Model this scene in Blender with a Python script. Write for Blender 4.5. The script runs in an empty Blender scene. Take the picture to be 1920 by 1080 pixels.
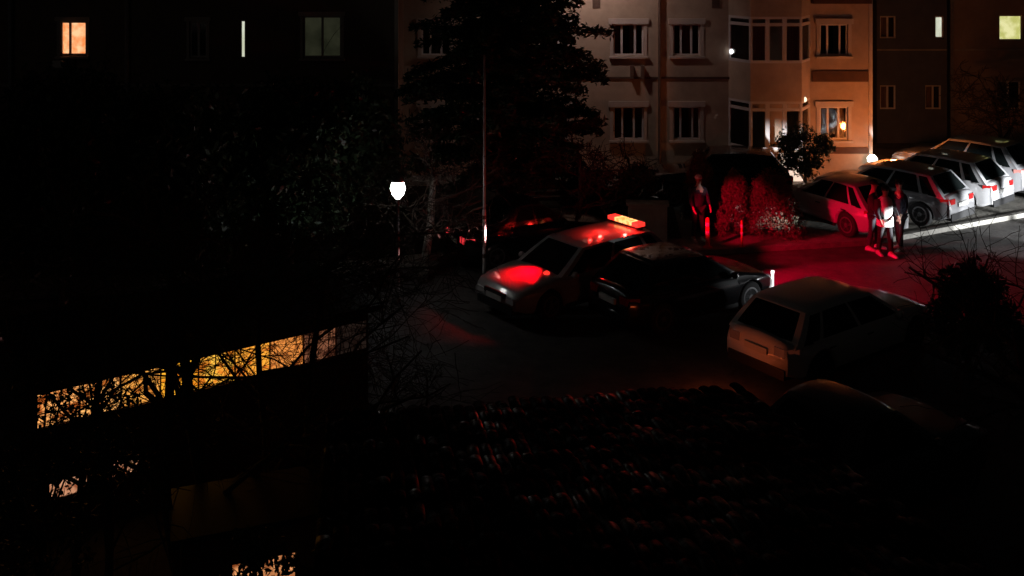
import bpy, math, random
from mathutils import Vector, Matrix
from math import radians as R, sin, cos, pi
C = bpy.context; SC = C.scene; COL = SC.collection
random.seed(7)
# ------------------------------------------------------------------ camera
CZ = 8.0; HOR = -110.0; F = 1920.0
cam = bpy.data.cameras.new("camera"); co = bpy.data.objects.new("camera", cam); COL.objects.link(co)
co.location = (0, 0, CZ); co.rotation_euler = (R(90), 0, 0)
cam.sensor_width = 36; cam.lens = 36; cam.shift_y = -(540-HOR)/1920; cam.clip_end = 500; cam.clip_start = .05
SC.camera = co
SC.view_settings.view_transform = 'Standard'; SC.view_settings.look = 'None'
SC.view_settings.exposure = 0; SC.view_settings.gamma = 1
# ------------------------------------------------------------------ night sky and an added dim warm fill from the camera side
w = bpy.data.worlds.new("World"); SC.world = w; w.use_nodes = True
nt = w.node_tree; bg = nt.nodes['Background']
sky = nt.nodes.new('ShaderNodeTexSky'); sky.sky_type = 'NISHITA'; sky.sun_disc = False
sky.sun_elevation = R(4); sky.sun_rotation = R(200)
hs = nt.nodes.new('ShaderNodeHueSaturation'); hs.inputs['Saturation'].default_value = .25
nt.links.new(sky.outputs[0], hs.inputs['Color']); nt.links.new(hs.outputs[0], bg.inputs[0])
bg.inputs[1].default_value = 0.0008
sd = bpy.data.lights.new("warm_fill", 'SUN'); sd.energy = 0.004; sd.angle = R(.5); sd.color = (1, .78, .6)
so = bpy.data.objects.new("warm_fill", sd); COL.objects.link(so); so.rotation_euler = (R(50), 0, R(-20))

def light(name, kind, loc, energy, color, aim=None, size=60, blend=.5, rad=.05, parent=None):
    l = bpy.data.lights.new(name, kind); l.energy = energy; l.color = color
    o = bpy.data.objects.new(name, l); COL.objects.link(o); o.location = loc
    if kind == 'SPOT': l.spot_size = R(size); l.spot_blend = blend
    l.shadow_soft_size = rad
    if aim is not None:
        o.rotation_euler = (Vector(aim)-Vector(loc)).to_track_quat('-Z', 'Y').to_euler()
    if parent: 
        o.parent = parent
    return o
def at(px, D, py=None, z=0.0):
    x = (px-960)/F*D
    if py is not None: z = CZ-(py-HOR)/F*D
    return Vector((x, D, z))
def gD(py, z=0.0): return F*(CZ-z)/(py-HOR)
def gr(px, py, z=0.0): return at(px, gD(py, z), z=z)

# ------------------------------------------------------------------ materials
def mat(name, col, rough=.6, metal=0, noise=0, scale=6, bump=0, coat=0, spec=.5, col2=None, stretch=None):
    m = bpy.data.materials.new(name); m.use_nodes = True; n = m.node_tree; b = n.nodes['Principled BSDF']
    b.inputs['Base Color'].default_value = (*col, 1); b.inputs['Roughness'].default_value = rough
    b.inputs['Metallic'].default_value = metal; b.inputs['Coat Weight'].default_value = coat
    b.inputs['Specular IOR Level'].default_value = spec
    if noise or bump or col2:
        tc = n.nodes.new('ShaderNodeTexCoord'); nz = n.nodes.new('ShaderNodeTexNoise')
        nz.inputs['Scale'].default_value = scale; nz.inputs['Detail'].default_value = 7
        nz.inputs['Roughness'].default_value = .65
        if stretch:
            mp = n.nodes.new('ShaderNodeMapping'); mp.inputs['Scale'].default_value = stretch
            n.links.new(tc.outputs['Object'], mp.inputs[0]); n.links.new(mp.outputs[0], nz.inputs['Vector'])
        else: n.links.new(tc.outputs['Object'], nz.inputs['Vector'])
        rp = n.nodes.new('ShaderNodeValToRGB')
        c2 = col2 if col2 else tuple(c*(1-noise) for c in col); c1 = col if col2 else tuple(min(1, c*(1+noise)) for c in col)
        rp.color_ramp.elements[0].position = .33; rp.color_ramp.elements[1].position = .67
        rp.color_ramp.elements[0].color = (*c2, 1); rp.color_ramp.elements[1].color = (*c1, 1)
        n.links.new(nz.outputs['Fac'], rp.inputs[0]); n.links.new(rp.outputs[0], b.inputs['Base Color'])
        if bump:
            bp = n.nodes.new('ShaderNodeBump'); bp.inputs['Strength'].default_value = bump; bp.inputs['Distance'].default_value = .02
            nz2 = n.nodes.new('ShaderNodeTexNoise'); nz2.inputs['Scale'].default_value = scale*6; nz2.inputs['Detail'].default_value = 5
            n.links.new(tc.outputs['Object'], nz2.inputs['Vector'])
            n.links.new(nz2.outputs['Fac'], bp.inputs['Height']); n.links.new(bp.outputs[0], b.inputs['Normal'])
    return m
def emis(name, col, s, col2=None, scale=4, stretch=(1, 1, 1), lo=.35, hi=.65):
    m = bpy.data.materials.new(name); m.use_nodes = True; n = m.node_tree; b = n.nodes['Principled BSDF']
    b.inputs['Base Color'].default_value = (.1, .1, .1, 1); b.inputs['Emission Color'].default_value = (*col, 1)
    b.inputs['Emission Strength'].default_value = s
    if col2:
        tc = n.nodes.new('ShaderNodeTexCoord'); mp = n.nodes.new('ShaderNodeMapping'); mp.inputs['Scale'].default_value = stretch
        nz = n.nodes.new('ShaderNodeTexNoise'); nz.inputs['Scale'].default_value = scale; nz.inputs['Detail'].default_value = 4
        rp = n.nodes.new('ShaderNodeValToRGB'); rp.color_ramp.elements[0].position = lo; rp.color_ramp.elements[1].position = hi
        rp.color_ramp.elements[0].color = (*col2, 1); rp.color_ramp.elements[1].color = (*col, 1)
        n.links.new(tc.outputs['Object'], mp.inputs[0]); n.links.new(mp.outputs[0], nz.inputs[0])
        n.links.new(nz.outputs['Fac'], rp.inputs[0]); n.links.new(rp.outputs[0], b.inputs['Emission Color'])
    return m
def winglass(name):
    m = bpy.data.materials.new(name); m.use_nodes = True; n = m.node_tree
    n.nodes.remove(n.nodes['Principled BSDF']); out = n.nodes['Material Output']
    t = n.nodes.new('ShaderNodeBsdfTransparent'); g = n.nodes.new('ShaderNodeBsdfGlossy'); g.inputs['Roughness'].default_value = .06
    fr = n.nodes.new('ShaderNodeFresnel'); fr.inputs[0].default_value = 1.6
    mx = n.nodes.new('ShaderNodeMixShader'); n.links.new(fr.outputs[0], mx.inputs[0])
    n.links.new(t.outputs[0], mx.inputs[1]); n.links.new(g.outputs[0], mx.inputs[2]); n.links.new(mx.outputs[0], out.inputs[0])
    return m
M = dict(
 asphalt=mat('asphalt', (.07, .066, .063), .75, noise=.45, scale=2.5, bump=.5),
 paving=mat('paving', (.20, .19, .165), .85, noise=.45, scale=1.7, bump=.6),
 kerb=mat('kerbstone', (.20, .19, .17), .8, noise=.3, scale=5, bump=.3),
 soil=mat('soil', (.03, .024, .016), .95, noise=.5, scale=3, bump=.7),
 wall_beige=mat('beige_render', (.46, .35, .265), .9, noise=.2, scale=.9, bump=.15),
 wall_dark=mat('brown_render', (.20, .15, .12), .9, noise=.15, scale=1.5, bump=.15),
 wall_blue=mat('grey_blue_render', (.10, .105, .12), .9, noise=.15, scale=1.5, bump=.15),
 wall_brown=mat('tan_render', (.30, .22, .17), .9, noise=.2, scale=1.1, bump=.2),
 band=mat('brown_band', (.09, .045, .03), .85, noise=.2, scale=3),
 trim=mat('white_trim', (.52, .45, .40), .7, noise=.08, scale=4),
 upvc=mat('white_plastic_frame', (.62, .58, .56), .45),
 pipe=mat('downpipe_paint', (.13, .08, .06), .6, noise=.2),
 room=mat('dark_room', (.03, .02, .018), .95),
 curtain=mat('curtain_cloth', (.30, .22, .17), .9, noise=.3, scale=3, stretch=(9, 9, .5)),
 slab=mat('concrete', (.35, .31, .27), .85, noise=.2, scale=3, bump=.3),
 glass=winglass('window_glass'),
 carglass=mat('tinted_car_glass', (.006, .008, .008), .08, spec=.5),
 tyre=mat('tyre_rubber', (.015, .015, .016), .8), rim=mat('alloy_rim', (.30, .30, .31), .35, metal=.8),
 blacktrim=mat('black_plastic_trim', (.015, .015, .016), .5), chrome=mat('chrome', (.6, .6, .6), .15, metal=1),
 plate=mat('plate_white', (.6, .6, .58), .5), lamp_clear=mat('clear_lamp_lens', (.55, .55, .57), .12, spec=.8),
 lamp_red=mat('red_lamp_lens', (.30, .01, .01), .15), 
 metal=mat('painted_steel', (.30, .30, .30), .45, metal=.3, noise=.2), bark=mat('bark', (.06, .045, .035), .9, noise=.4, scale=12, bump=.6),
 palebark=mat('pale_bark', (.26, .23, .20), .85, noise=.5, scale=9, bump=.6),
 needles=mat('needles', (.030, .055, .028), .6, noise=.4, scale=2), leaf=mat('evergreen_leaf', (.035, .06, .03), .45, noise=.4, scale=3),
 leaf2=mat('shrub_leaf', (.06, .075, .05), .55, noise=.4, scale=3),
 leafpale=mat('conifer_shrub_leaf', (.15, .14, .10), 1, noise=.15, scale=4, spec=.05),
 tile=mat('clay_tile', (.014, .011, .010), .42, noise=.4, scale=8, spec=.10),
 skin=mat('skin', (.45, .27, .2), .6), hair=mat('hair', (.02, .015, .012), .6),
 darkcloth=mat('dark_cloth', (.022, .02, .024), .85, noise=.3, scale=8, bump=.3), navy=mat('navy_cloth', (.018, .02, .035), .85, noise=.3, scale=8, bump=.3),
 greycloth=mat('grey_cloth', (.16, .16, .18), .85, noise=.2, scale=8), whitecloth=mat('white_vest_cloth', (.80, .80, .80), .7, noise=.04, scale=8),
 shoe=mat('white_shoe', (.75, .72, .7), .5), denim=mat('denim', (.05, .05, .065), .85, noise=.3, scale=9),
 postwhite=mat('white_post_paint', (.72, .70, .68), .5, noise=.12, scale=9), postred=mat('red_post_plastic', (.65, .03, .03), .5),
)
def paint(name, col, rough=.35): return mat(name, col, rough, coat=.8, noise=.04, scale=2)

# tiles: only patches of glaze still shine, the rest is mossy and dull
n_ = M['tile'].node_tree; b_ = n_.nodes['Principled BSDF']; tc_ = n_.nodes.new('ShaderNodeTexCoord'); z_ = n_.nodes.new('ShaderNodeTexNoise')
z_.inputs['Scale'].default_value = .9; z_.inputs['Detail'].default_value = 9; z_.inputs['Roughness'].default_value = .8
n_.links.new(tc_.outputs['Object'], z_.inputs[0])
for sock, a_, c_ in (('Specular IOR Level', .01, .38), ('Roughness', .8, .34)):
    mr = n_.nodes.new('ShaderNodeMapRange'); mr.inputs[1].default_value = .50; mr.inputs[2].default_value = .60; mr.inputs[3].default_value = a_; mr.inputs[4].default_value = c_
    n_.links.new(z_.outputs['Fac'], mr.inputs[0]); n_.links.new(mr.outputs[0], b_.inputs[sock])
# ------------------------------------------------------------------ mesh builder
class MB:
    def __init__(s): s.v = []; s.f = []; s.m = []
    def add(s, vs, fs, mi=0):
        o = len(s.v); s.v += [tuple(v) for v in vs]; s.f += [tuple(i+o for i in f) for f in fs]; s.m += [mi]*len(fs)
    def box(s, x0, x1, y0, y1, z0, z1, mi=0, M4=None):
        vs = [Vector((x, y, z)) for z in (z0, z1) for y in (y0, y1) for x in (x0, x1)]
        if M4: vs = [M4 @ v for v in vs]
        s.add(vs, [(0, 2, 3, 1), (4, 5, 7, 6), (0, 1, 5, 4), (2, 6, 7, 3), (0, 4, 6, 2), (1, 3, 7, 5)], mi)
    def tube(s, pts, rad, n=8, mi=0, cap=True):
        pts = [Vector(p) for p in pts]; k = len(pts); rs = rad if isinstance(rad, (list, tuple)) else [rad]*k
        vs = []
        for i, p in enumerate(pts):
            d = (pts[min(i+1, k-1)]-pts[max(i-1, 0)]).normalized()
            a = d.cross(Vector((0, 0, 1))) if abs(d.z) < .95 else d.cross(Vector((1, 0, 0)))
            a.normalize(); b = d.cross(a)
            for j in range(n):
                t = 2*pi*j/n; vs.append(p+(a*cos(t)+b*sin(t))*rs[i])
        fs = [(i*n+j, i*n+(j+1) % n, (i+1)*n+(j+1) % n, (i+1)*n+j) for i in range(k-1) for j in range(n)]
        if cap: fs += [tuple(range(n))[::-1], tuple((k-1)*n+j for j in range(n))]
        s.add(vs, fs, mi)
    def lathe(s, prof, c=(0, 0, 0), n=16, mi=0, axis='Z'):
        vs = []
        for r, h in prof:
            for j in range(n):
                t = 2*pi*j/n; a, b = r*cos(t), r*sin(t)
                vs.append(Vector(c)+(Vector((a, b, h)) if axis == 'Z' else Vector((a, h, b))))
        k = len(prof); fs = [(i*n+j, i*n+(j+1) % n, (i+1)*n+(j+1) % n, (i+1)*n+j) for i in range(k-1) for j in range(n)]
        fs += [tuple(range(n))[::-1], tuple((k-1)*n+j for j in range(n))]
        s.add(vs, fs, mi)
    def build(s, name, mats, parent=None, smooth=False, loc=None):
        me = bpy.data.meshes.new(name); me.from_pydata(s.v, [], s.f)
        if not isinstance(mats, (list, tuple)): mats = [mats]
        for m in mats: me.materials.append(m)
        me.polygons.foreach_set('material_index', s.m)
        if smooth: me.polygons.foreach_set('use_smooth', [True]*len(s.f))
        me.validate(); me.update()
        o = bpy.data.objects.new(name, me); COL.objects.link(o)
        if parent: o.parent = parent
        if loc is not None: o.location = loc
        return o
def tag(o, label=None, cat=None, group=None, kind=None):
    if label: o['label'] = label
    if cat: o['category'] = cat
    if group: o['group'] = group
    if kind: o['kind'] = kind
    return o
def empty(name, loc, rz, label, cat, group=None):
    o = bpy.data.objects.new(name, None); COL.objects.link(o); o.location = loc; o.rotation_euler = (0, 0, rz)
    o.empty_display_size = .2
    return tag(o, label, cat, group)
def copy_tree(o, parent=None):
    c = o.copy(); COL.objects.link(c)
    if parent: c.parent = parent
    for ch in list(o.children): copy_tree(ch, c)
    return c

# ------------------------------------------------------------------ ground
g = MB(); g.add([(-150, -30, 0), (150, -30, 0), (150, 250, 0), (-150, 250, 0)], [(0, 1, 2, 3)])
tag(g.build('road', M['asphalt']), kind='structure')
KERB = [(-40, 18.0), (-9, 23.2), (-1.5, 25.4), (5.2, 26.15), (9.5, 26.95), (15.3, 29.9), (32, 41), (60, 60)]
def prism(name, poly, z, m, z0=0):
    b = MB(); n = len(poly)
    b.add([(x, y, z) for x, y in poly]+[(x, y, z0) for x, y in poly], [tuple(range(n))]+[(i, i+n, (i+1) % n+n, (i+1) % n) for i in range(n)])
    return b.build(name, m)
def offs(l, d):
    out = []
    for i, p in enumerate(l):
        a = Vector(l[max(i-1, 0)]); b = Vector(l[min(i+1, len(l)-1)]); t = (b-a).normalized(); out.append((p[0]-t.y*d, p[1]+t.x*d))
    return out
inner = offs(KERB, .16)
tag(prism('pavement', inner+[(60, 240), (-140, 240), (-140, 18)], .115, M['paving']), kind='structure')
tag(prism('kerb', KERB+inner[::-1], .13, M['kerb']), kind='structure')
LK = [(-16, 9.0), (-5.8, 15.2), (-2.2, 17.3), (-.6, 16.6), (4.2, 17.1), (6.1, 16.6), (7, 12), (8.5, 4)]
tag(prism('planting_bed', LK[:4]+[(2.6, 14.6), (3.4, 9), (3.4, -5), (-16, -5)], .06, M['soil']), kind='structure')
tag(prism('lawn', [(-20, 22.8), (-6.2, 24.6), (-1.8, 26.0), (2.5, 26.8), (4.5, 27.2), (5.0, 32.9), (-20, 32.9)], .14, M['soil'], .1), kind='structure')

# ------------------------------------------------------------------ buildings
def wall_holes(b, x0, x1, z0, z1, holes, depth=.16, y=0, mi=0):
    xs = sorted({x0, x1, *[h[0] for h in holes], *[h[1] for h in holes]}); zs = sorted({z0, z1, *[h[2] for h in holes], *[h[3] for h in holes]})
    for i in range(len(xs)-1):
        for j in range(len(zs)-1):
            cx = (xs[i]+xs[i+1])/2; cz = (zs[j]+zs[j+1])/2
            if any(h[0] < cx < h[1] and h[2] < cz < h[3] for h in holes): continue
            b.add([(xs[i], y, zs[j]), (xs[i+1], y, zs[j]), (xs[i+1], y, zs[j+1]), (xs[i], y, zs[j+1])], [(0, 1, 2, 3)], mi)
    for a, c, d, e in holes:
        b.add([(a, y, d), (c, y, d), (c, y, e), (a, y, e), (a, y+depth, d), (c, y+depth, d), (c, y+depth, e), (a, y+depth, e)],
              [(0, 4, 5, 1), (1, 5, 6, 2), (2, 6, 7, 3), (3, 7, 4, 0)], mi)
def window(bd, x0, x1, z0, z1, y=0, lit=None, splits=(.5,), curtains=(), trimw=.11, sill=True, label=None, transom=None):
    """frame in the opening, pane behind it, a room or a lit blind behind that"""
    f = MB(); t = .055; yy = y+.06
    f.box(x0, x1, yy, yy+.05, z0, z0+t); f.box(x0, x1, yy, yy+.05, z1-t, z1)
    f.box(x0, x0+t, yy, yy+.05, z0+t, z1-t); f.box(x1-t, x1, yy, yy+.05, z0+t, z1-t)
    for s in splits:
        xm = x0+(x1-x0)*s; f.box(xm-.035, xm+.035, yy-.004, yy+.046, z0+t, z1-t)
    if transom:
        zt = z0+(z1-z0)*transom; f.box(x0+t, x1-t, yy-.002, yy+.044, zt-.03, zt+.03)
    wn = f.build('window', M['upvc'], bd)
    if label: wn['label'] = label
    p = MB(); p.box(x0+t, x1-t, yy+.02, yy+.026, z0+t, z1-t); p.build('pane', M['glass'], wn)
    r = MB(); r.add([(x0, y+.35, z0), (x1, y+.35, z0), (x1, y+.35, z1), (x0, y+.35, z1), (x0, y+.15, z0), (x1, y+.15, z0), (x1, y+.15, z1), (x0, y+.15, z1)],
                    [(0, 1, 2, 3), (0, 4, 5, 1), (1, 5, 6, 2), (2, 6, 7, 3), (3, 7, 4, 0)])
    r.build('lit_blind' if lit else 'room', lit or M['room'], wn)
    for a, c in curtains:
        cu = MB(); n = 14; vs = []; 
        for i in range(n+1):
            x = x0+(x1-x0)*(a+(c-a)*i/n); yv = y+.24+.03*sin(i*2.1)
            vs += [(x, yv, z0+.02), (x, yv, z1-.02)]
        cu.add(vs, [(2*i, 2*i+2, 2*i+3, 2*i+1) for i in range(n)]); cu.build('curtain', M['curtain'], wn)
    if trimw:
        tr = MB(); o = .03; tw = trimw
        tr.box(x0-tw, x0, y-o, y, z0-.02, z1); tr.box(x1, x1+tw, y-o, y, z0-.02, z1)
        tr.box(x0-tw-.05, x1+tw+.05, y-o-.05, y, z1+.002, z1+tw*1.7)
        if sill: tr.box(x0-tw-.03, x1+tw+.03, y-.12, y, z0-.09, z0-.022)
        tr.build('window_surround', M['trim'], wn)
    return wn
def shell(b, x0, x1, dep, z1, mi=0):
    b.add([(x0, 0, 0), (x1, 0, 0), (x1, dep, 0), (x0, dep, 0), (x0, 0, z1), (x1, 0, z1), (x1, dep, z1), (x0, dep, z1)],
          [(1, 2, 6, 5), (2, 3, 7, 6), (3, 0, 4, 7), (4, 5, 6, 7)], mi)
    # partition one step inside so rooms do not show through
def roofpart(bd, x0, x1, dep, z, m):
    r = MB(); r.box(x0-.3, x1+.3, -.35, dep+.3, z, z+.18); r.box(x0-.2, x1+.2, -.25, dep+.2, z+.18, z+.45)
    r.build('roof', m, bd)

# central block ---------------------------------------------------------------
DC = 34.5; K = DC/F
def cx(p): return (p-960)*K
def cz(p): return CZ-(p-HOR)*K
BX0, BX1, BH = cx(700), cx(1634), 9.6
cb = empty('apartment_building', (0, DC, 0), 0, 'beige apartment block with a glazed bay, lit orange by the lamp at its corner', 'building')
specs = []
for (a, c) in ((1150, 1207), (1262, 1313), (1537, 1590)):
    specs.append((cx(a), cx(c), cz(104), cz(45))); specs.append((cx(a), cx(c), cz(262), cz(200))); specs.append((cx(a), cx(c), cz(-52), cz(-111)))
for a in (790, 900, 1010):
    for (zz0, zz1) in ((104, 45), (262, 200), (-52, -111)): specs.append((cx(a), cx(a+55), cz(zz0), cz(zz1)))
W = MB(); wall_holes(W, BX0, BX1, 0, BH, specs); shell(W, BX0, BX1, 9, BH); W.build('wall', M['wall_beige'], cb)
cs = [((0, .22), (.55, .8)), ((.1, .3), (.62, .95)), ((.05, .35), (.6, .95)), ((.3, .65),), ((.62, 1),), ((.1, .4), (.5, .95))]
for i, s in enumerate(specs):
    window(cb, *s, splits=(.3, .68) if i % 2 else (.28, .72), curtains=cs[i % 6])
b = MB(); b.box(cx(1522), BX1-.12, -.05, 0, cz(153), cz(133)); b.build('dark_band', M['band'], cb)
b = MB(); b.box(cx(1520), BX1-.1, -.35, 0, cz(6), cz(-14)); b.build('dark_ledge', M['band'], cb)
b = MB(); b.box(BX0, cx(1372), -.04, 0, cz(148), cz(144)); b.box(cx(1520), BX1-.11, -.045, 0, cz(288), cz(276)); b.build('string_course', M['band'], cb)
b = MB(); b.box(BX1-.1, BX1+.02, -.06, 0, 0, BH-.02); b.build('corner_trim', M['trim'], cb)
b = MB(); b.tube([(cx(1236), -.09, .1), (cx(1236), -.09, BH)], .055, 8); b.build('downpipe', M['pipe'], cb)
for p in (1118, 1342):
    b = MB(); b.box(cx(p)-.13, cx(p)+.13, -.03, 0, cz(15), cz(-1)); 
    for q in range(3): b.box(cx(p)-.12, cx(p)+.12, -.045, -.03, cz(12-5*q), cz(10-5*q))
    b.build('vent', M['pipe'], cb)
for p in (1184, 1204): b = MB(); b.box(cx(p)-.05, cx(p)+.05, -.22, 0, cz(146), cz(122)); b.build('wall_bracket', M['pipe'], cb)
roofpart(cb, BX0, BX1, 9, BH, M['slab'])
# glazed bay
bay = MB(); bx = [(cx(1366), 0), (cx(1396), -.85), (cx(1490), -.85), (cx(1519), 0)]
def bayring(b, z0, z1, mi=0, ex=0):
    p = [(x+(-ex if i < 2 else ex), y-(ex if 0 < i < 3 else 0)) for i, (x, y) in enumerate(bx)]
    vs = [(x, y, z0) for x, y in p]+[(x, y, z1) for x, y in p]
    b.add(vs, [(0, 1, 5, 4), (1, 2, 6, 5), (2, 3, 7, 6), (0, 3, 2, 1), (4, 5, 6, 7)], mi)
zl = [(0, cz(272)), (cz(183), cz(113)), (cz(28), BH)]
for a, c in zl: bay = MB(); bayring(bay, a, c); bay.build('bay_wall', M['wall_beige'], cb)
def bayglaze(z0, z1):
    for i, (pans) in enumerate((1, 3, 1)):
        a = Vector((*bx[i], 0)); c = Vector((*bx[i+1], 0)); d = c-a
        for k in range(pans):
            p0 = a+d*(k/pans); p1 = a+d*((k+1)/pans); L = (p1-p0).length; ang = math.atan2(p1.y-p0.y, p1.x-p0.x)
            T = Matrix.Translation(p0) @ Matrix.Rotation(ang, 4, 'Z')
            f = MB(); t = .07; zt = z0+(z1-z0)*.83
            f.box(0, L, 0, .08, z0, z0+.09, 0, T); f.box(0, L, 0, .08, z1-.08, z1, 0, T)
            f.box(0, t, 0, .08, z0+.09, z1-.08, 0, T); f.box(L-t, L, 0, .08, z0+.09, z1-.08, 0, T); f.box(t, L-t, .002, .07, zt-.05, zt+.05, 0, T)
            wn = f.build('bay_window', M['upvc'], cb)
            p = MB(); p.box(t, L-t, .04, .046, z0+.09, z1-.08, 0, T); p.build('pane', M['glass'], wn)
            if (k+i) % 2:
                q = MB(); q.box(t, L-t, .12, .13, z0+.09, zt, 0, T); q.build('blind', M['curtain'], wn)
bayglaze(cz(113), cz(28)); bayglaze(cz(272), cz(183))
b = MB()
for z0, z1 in ((cz(113), cz(28)), (cz(272), cz(183))): b.box(cx(1380), cx(1505), .01, .03, z0, z1)
b.build('bay_room', M['room'], cb)
# terrace with railing behind the conifer shrubs
b = MB(); b.box(cx(1258), cx(1366), -1.3, 0, cz(322), cz(316)); b.box(cx(1258), cx(1366), -1.2, -.02, .12, cz(322)); b.build('terrace_slab', M['slab'], cb)
b = MB(); b.box(cx(1505), cx(1612), -.5, 0, .12, cz(331)); b.build('plinth', M['slab'], cb)
# air conditioner (hangs on the wall: thing of its own)
ac = empty('air_conditioner', (cx(1342), DC-.4, cz(307)), 0, 'grey outdoor air conditioning unit on the ground floor wall left of the glazed bay', 'air conditioner')
b = MB(); b.box(-.38, .38, -.14, .14, 0, .52); b.build('casing', M['metal'], ac)
b = MB(); b.lathe([(.2, 0), (.2, -.02), (.03, -.03)], (-.08, -.142, .26), 20, axis='Y'); b.build('fan_grille', M['blacktrim'], ac)
b = MB(); b.box(-.3, -.26, -.1, .4, -.05, -.002); b.box(.26, .3, -.1, .4, -.05, -.002); b.build('bracket', M['metal'], ac)

# left block -----------------------------------------------------------------
DL = 32.15; KL = DL/F
def lx(p): return (p-960)*KL
def lz(p): return CZ-(p-HOR)*KL
lit_or = emis('lit_orange_blind', (1, .55, .28), 1.25, (.9, .22, .05), 2.6, (1, 1, 1), .38, .56)
lit_wh = emis('lit_white_blind', (.75, .78, .65), .95, (.6, .62, .45), 2)
lit_ye = emis('lit_yellow_blind', (.88, .85, .42), 1.0, (.55, .55, .16), 2.4, lo=.4, hi=.6)
lit_dim = emis('dimly_lit_blind', (.02, .021, .012), 1.0, (.008, .009, .005), 2)
lit_dim2 = emis('faint_grey_blind', (.03, .028, .034), 1.0, (.012, .010, .014), 4)
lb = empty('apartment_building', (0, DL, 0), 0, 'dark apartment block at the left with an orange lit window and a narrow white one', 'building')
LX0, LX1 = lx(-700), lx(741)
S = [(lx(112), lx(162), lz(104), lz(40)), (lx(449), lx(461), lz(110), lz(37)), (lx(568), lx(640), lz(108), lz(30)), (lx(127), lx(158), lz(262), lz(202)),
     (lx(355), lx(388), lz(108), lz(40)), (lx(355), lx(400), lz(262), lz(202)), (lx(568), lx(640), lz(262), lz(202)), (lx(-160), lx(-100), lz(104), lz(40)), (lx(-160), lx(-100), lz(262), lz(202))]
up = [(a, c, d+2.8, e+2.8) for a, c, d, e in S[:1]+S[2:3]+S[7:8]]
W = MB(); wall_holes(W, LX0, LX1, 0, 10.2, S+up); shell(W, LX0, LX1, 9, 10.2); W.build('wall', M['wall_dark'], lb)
lits = [lit_or, lit_wh, lit_dim, lit_dim2]+[None]*8
for i, s in enumerate(S+up):
    window(lb, *s, lit=lits[i], splits=((.36,) if i == 0 else () if i == 1 else (.5,)), trimw=0 if i == 1 else .08, curtains=((.1, .4),) if not lits[i] else (),
           label={0: 'window glowing orange behind a patterned blind', 1: 'narrow window glowing white'}.get(i))
# open casement leaf of the orange window
b = MB(); T = Matrix.Translation((lx(110), -.02, lz(104))) @ Matrix.Rotation(R(118), 4, 'Z'); b.box(-.0, -.5, -.02, .02, 0, 1.1, 0, T); b.build('open_casement', M['upvc'], lb)
b = MB(); b.box(lx(112)-.1, lx(125), -.3, -.02, lz(125), lz(112)); b.build('sill_box', M['upvc'], lb)
for p in (240, 22): b = MB(); b.tube([(lx(p), -.1, .1), (lx(p), -.1, 10.1)], .07, 8); b.build('downpipe', M['metal'], lb)
b = MB(); b.box(LX1-.02, LX1+.1, -.04, .1, 0, 10.2); b.build('corner_trim', M['trim'], lb)
b = MB(); b.box(LX0, LX1-.03, -.04, 0, lz(162), lz(157)); b.build('string_course', M['slab'], lb)
roofpart(lb, LX0, LX1, 9, 10.2, M['slab'])

# right blocks ---------------------------------------------------------------
def rblock(D, p0, p1, name_label, wm, wins, H, pipe=None):
    k = D/F; X = lambda p: (p-960)*k; Z = lambda p: CZ-(p-HOR)*k
    e = empty('apartment_building', (0, D, 0), 0, name_label, 'building')
    hs_ = [(X(a), X(c), Z(d), Z(f)) for a, c, d, f, l, lab in wins]
    W = MB(); wall_holes(W, X(p0), X(p1), 0, H, hs_); shell(W, X(p0), X(p1), 8, H); W.build('wall', wm, e)
    for hh, wq in zip(hs_, wins):
        window(e, *hh, lit=wq[4], splits=() if wq[4] else (.5,), trimw=0, curtains=() if wq[4] else ((.1, .5),), label=wq[5])
    if pipe: b = MB(); b.box(X(pipe)-.06, X(pipe)+.06, -.1, -.001, .1, H); b.build('downpipe', M['metal'], e)
    z = Z(92); b = MB(); b.box(X(p0), X(p1), -.03, -.001, z-.06, z); b.build('string_course', M['slab'], e)
    roofpart(e, X(p0), X(p1), 8, H, M['slab']); return e
rblock(40, 1644, 1776, 'narrow grey block right of the orange lit corner with one white lit window', M['wall_blue'],
       [(1753, 1770, 72, 30, lit_wh, 'slim window glowing white'), (1650, 1680, 72, 30, None, None), (1650, 1680, 205, 160, None, None), (1735, 1765, 205, 160, None, None), (1650, 1680, -60, -102, None, None)], 10)
rblock(40.6, 1779, 2150, 'brown rendered block at the far right with a yellow lit window', M['wall_brown'],
       [(1873, 1918, 76, 28, lit_ye, 'window glowing yellow'), (1868, 1914, 205, 152, None, None), (1985, 2030, 76, 28, None, None), (1985, 2030, 205, 152, None, None)], 10.6, pipe=1783)

# ------------------------------------------------------------------ added kiosk whose emissive panes carry the glowing strip
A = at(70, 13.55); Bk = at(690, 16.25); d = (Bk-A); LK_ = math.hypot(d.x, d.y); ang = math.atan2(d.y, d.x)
kk = empty('added_kiosk', (A.x, A.y, 0), ang, 'low dark kiosk added to carry a long band of yellow and orange glowing panes behind bare branches', 'added_kiosk')
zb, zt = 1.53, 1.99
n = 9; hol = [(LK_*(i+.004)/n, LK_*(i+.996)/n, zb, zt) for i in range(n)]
hol2 = [(.0+.15, .62, .55, .78), (.95, 1.3, .62, .85)]  # low emissive patches added for stray glimpses of light
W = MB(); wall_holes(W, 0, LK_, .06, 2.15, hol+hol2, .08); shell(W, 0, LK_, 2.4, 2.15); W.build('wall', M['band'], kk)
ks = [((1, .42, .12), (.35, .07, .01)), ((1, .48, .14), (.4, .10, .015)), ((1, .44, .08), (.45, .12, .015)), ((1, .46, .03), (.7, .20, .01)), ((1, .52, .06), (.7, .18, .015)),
      ((1, .40, .04), (.55, .12, .015)), ((.75, .25, .05), (.22, .05, .01)), ((.22, .08, .04), (.05, .015, .008)), ((.015, .009, .007), (.008, .004, .003))]
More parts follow.
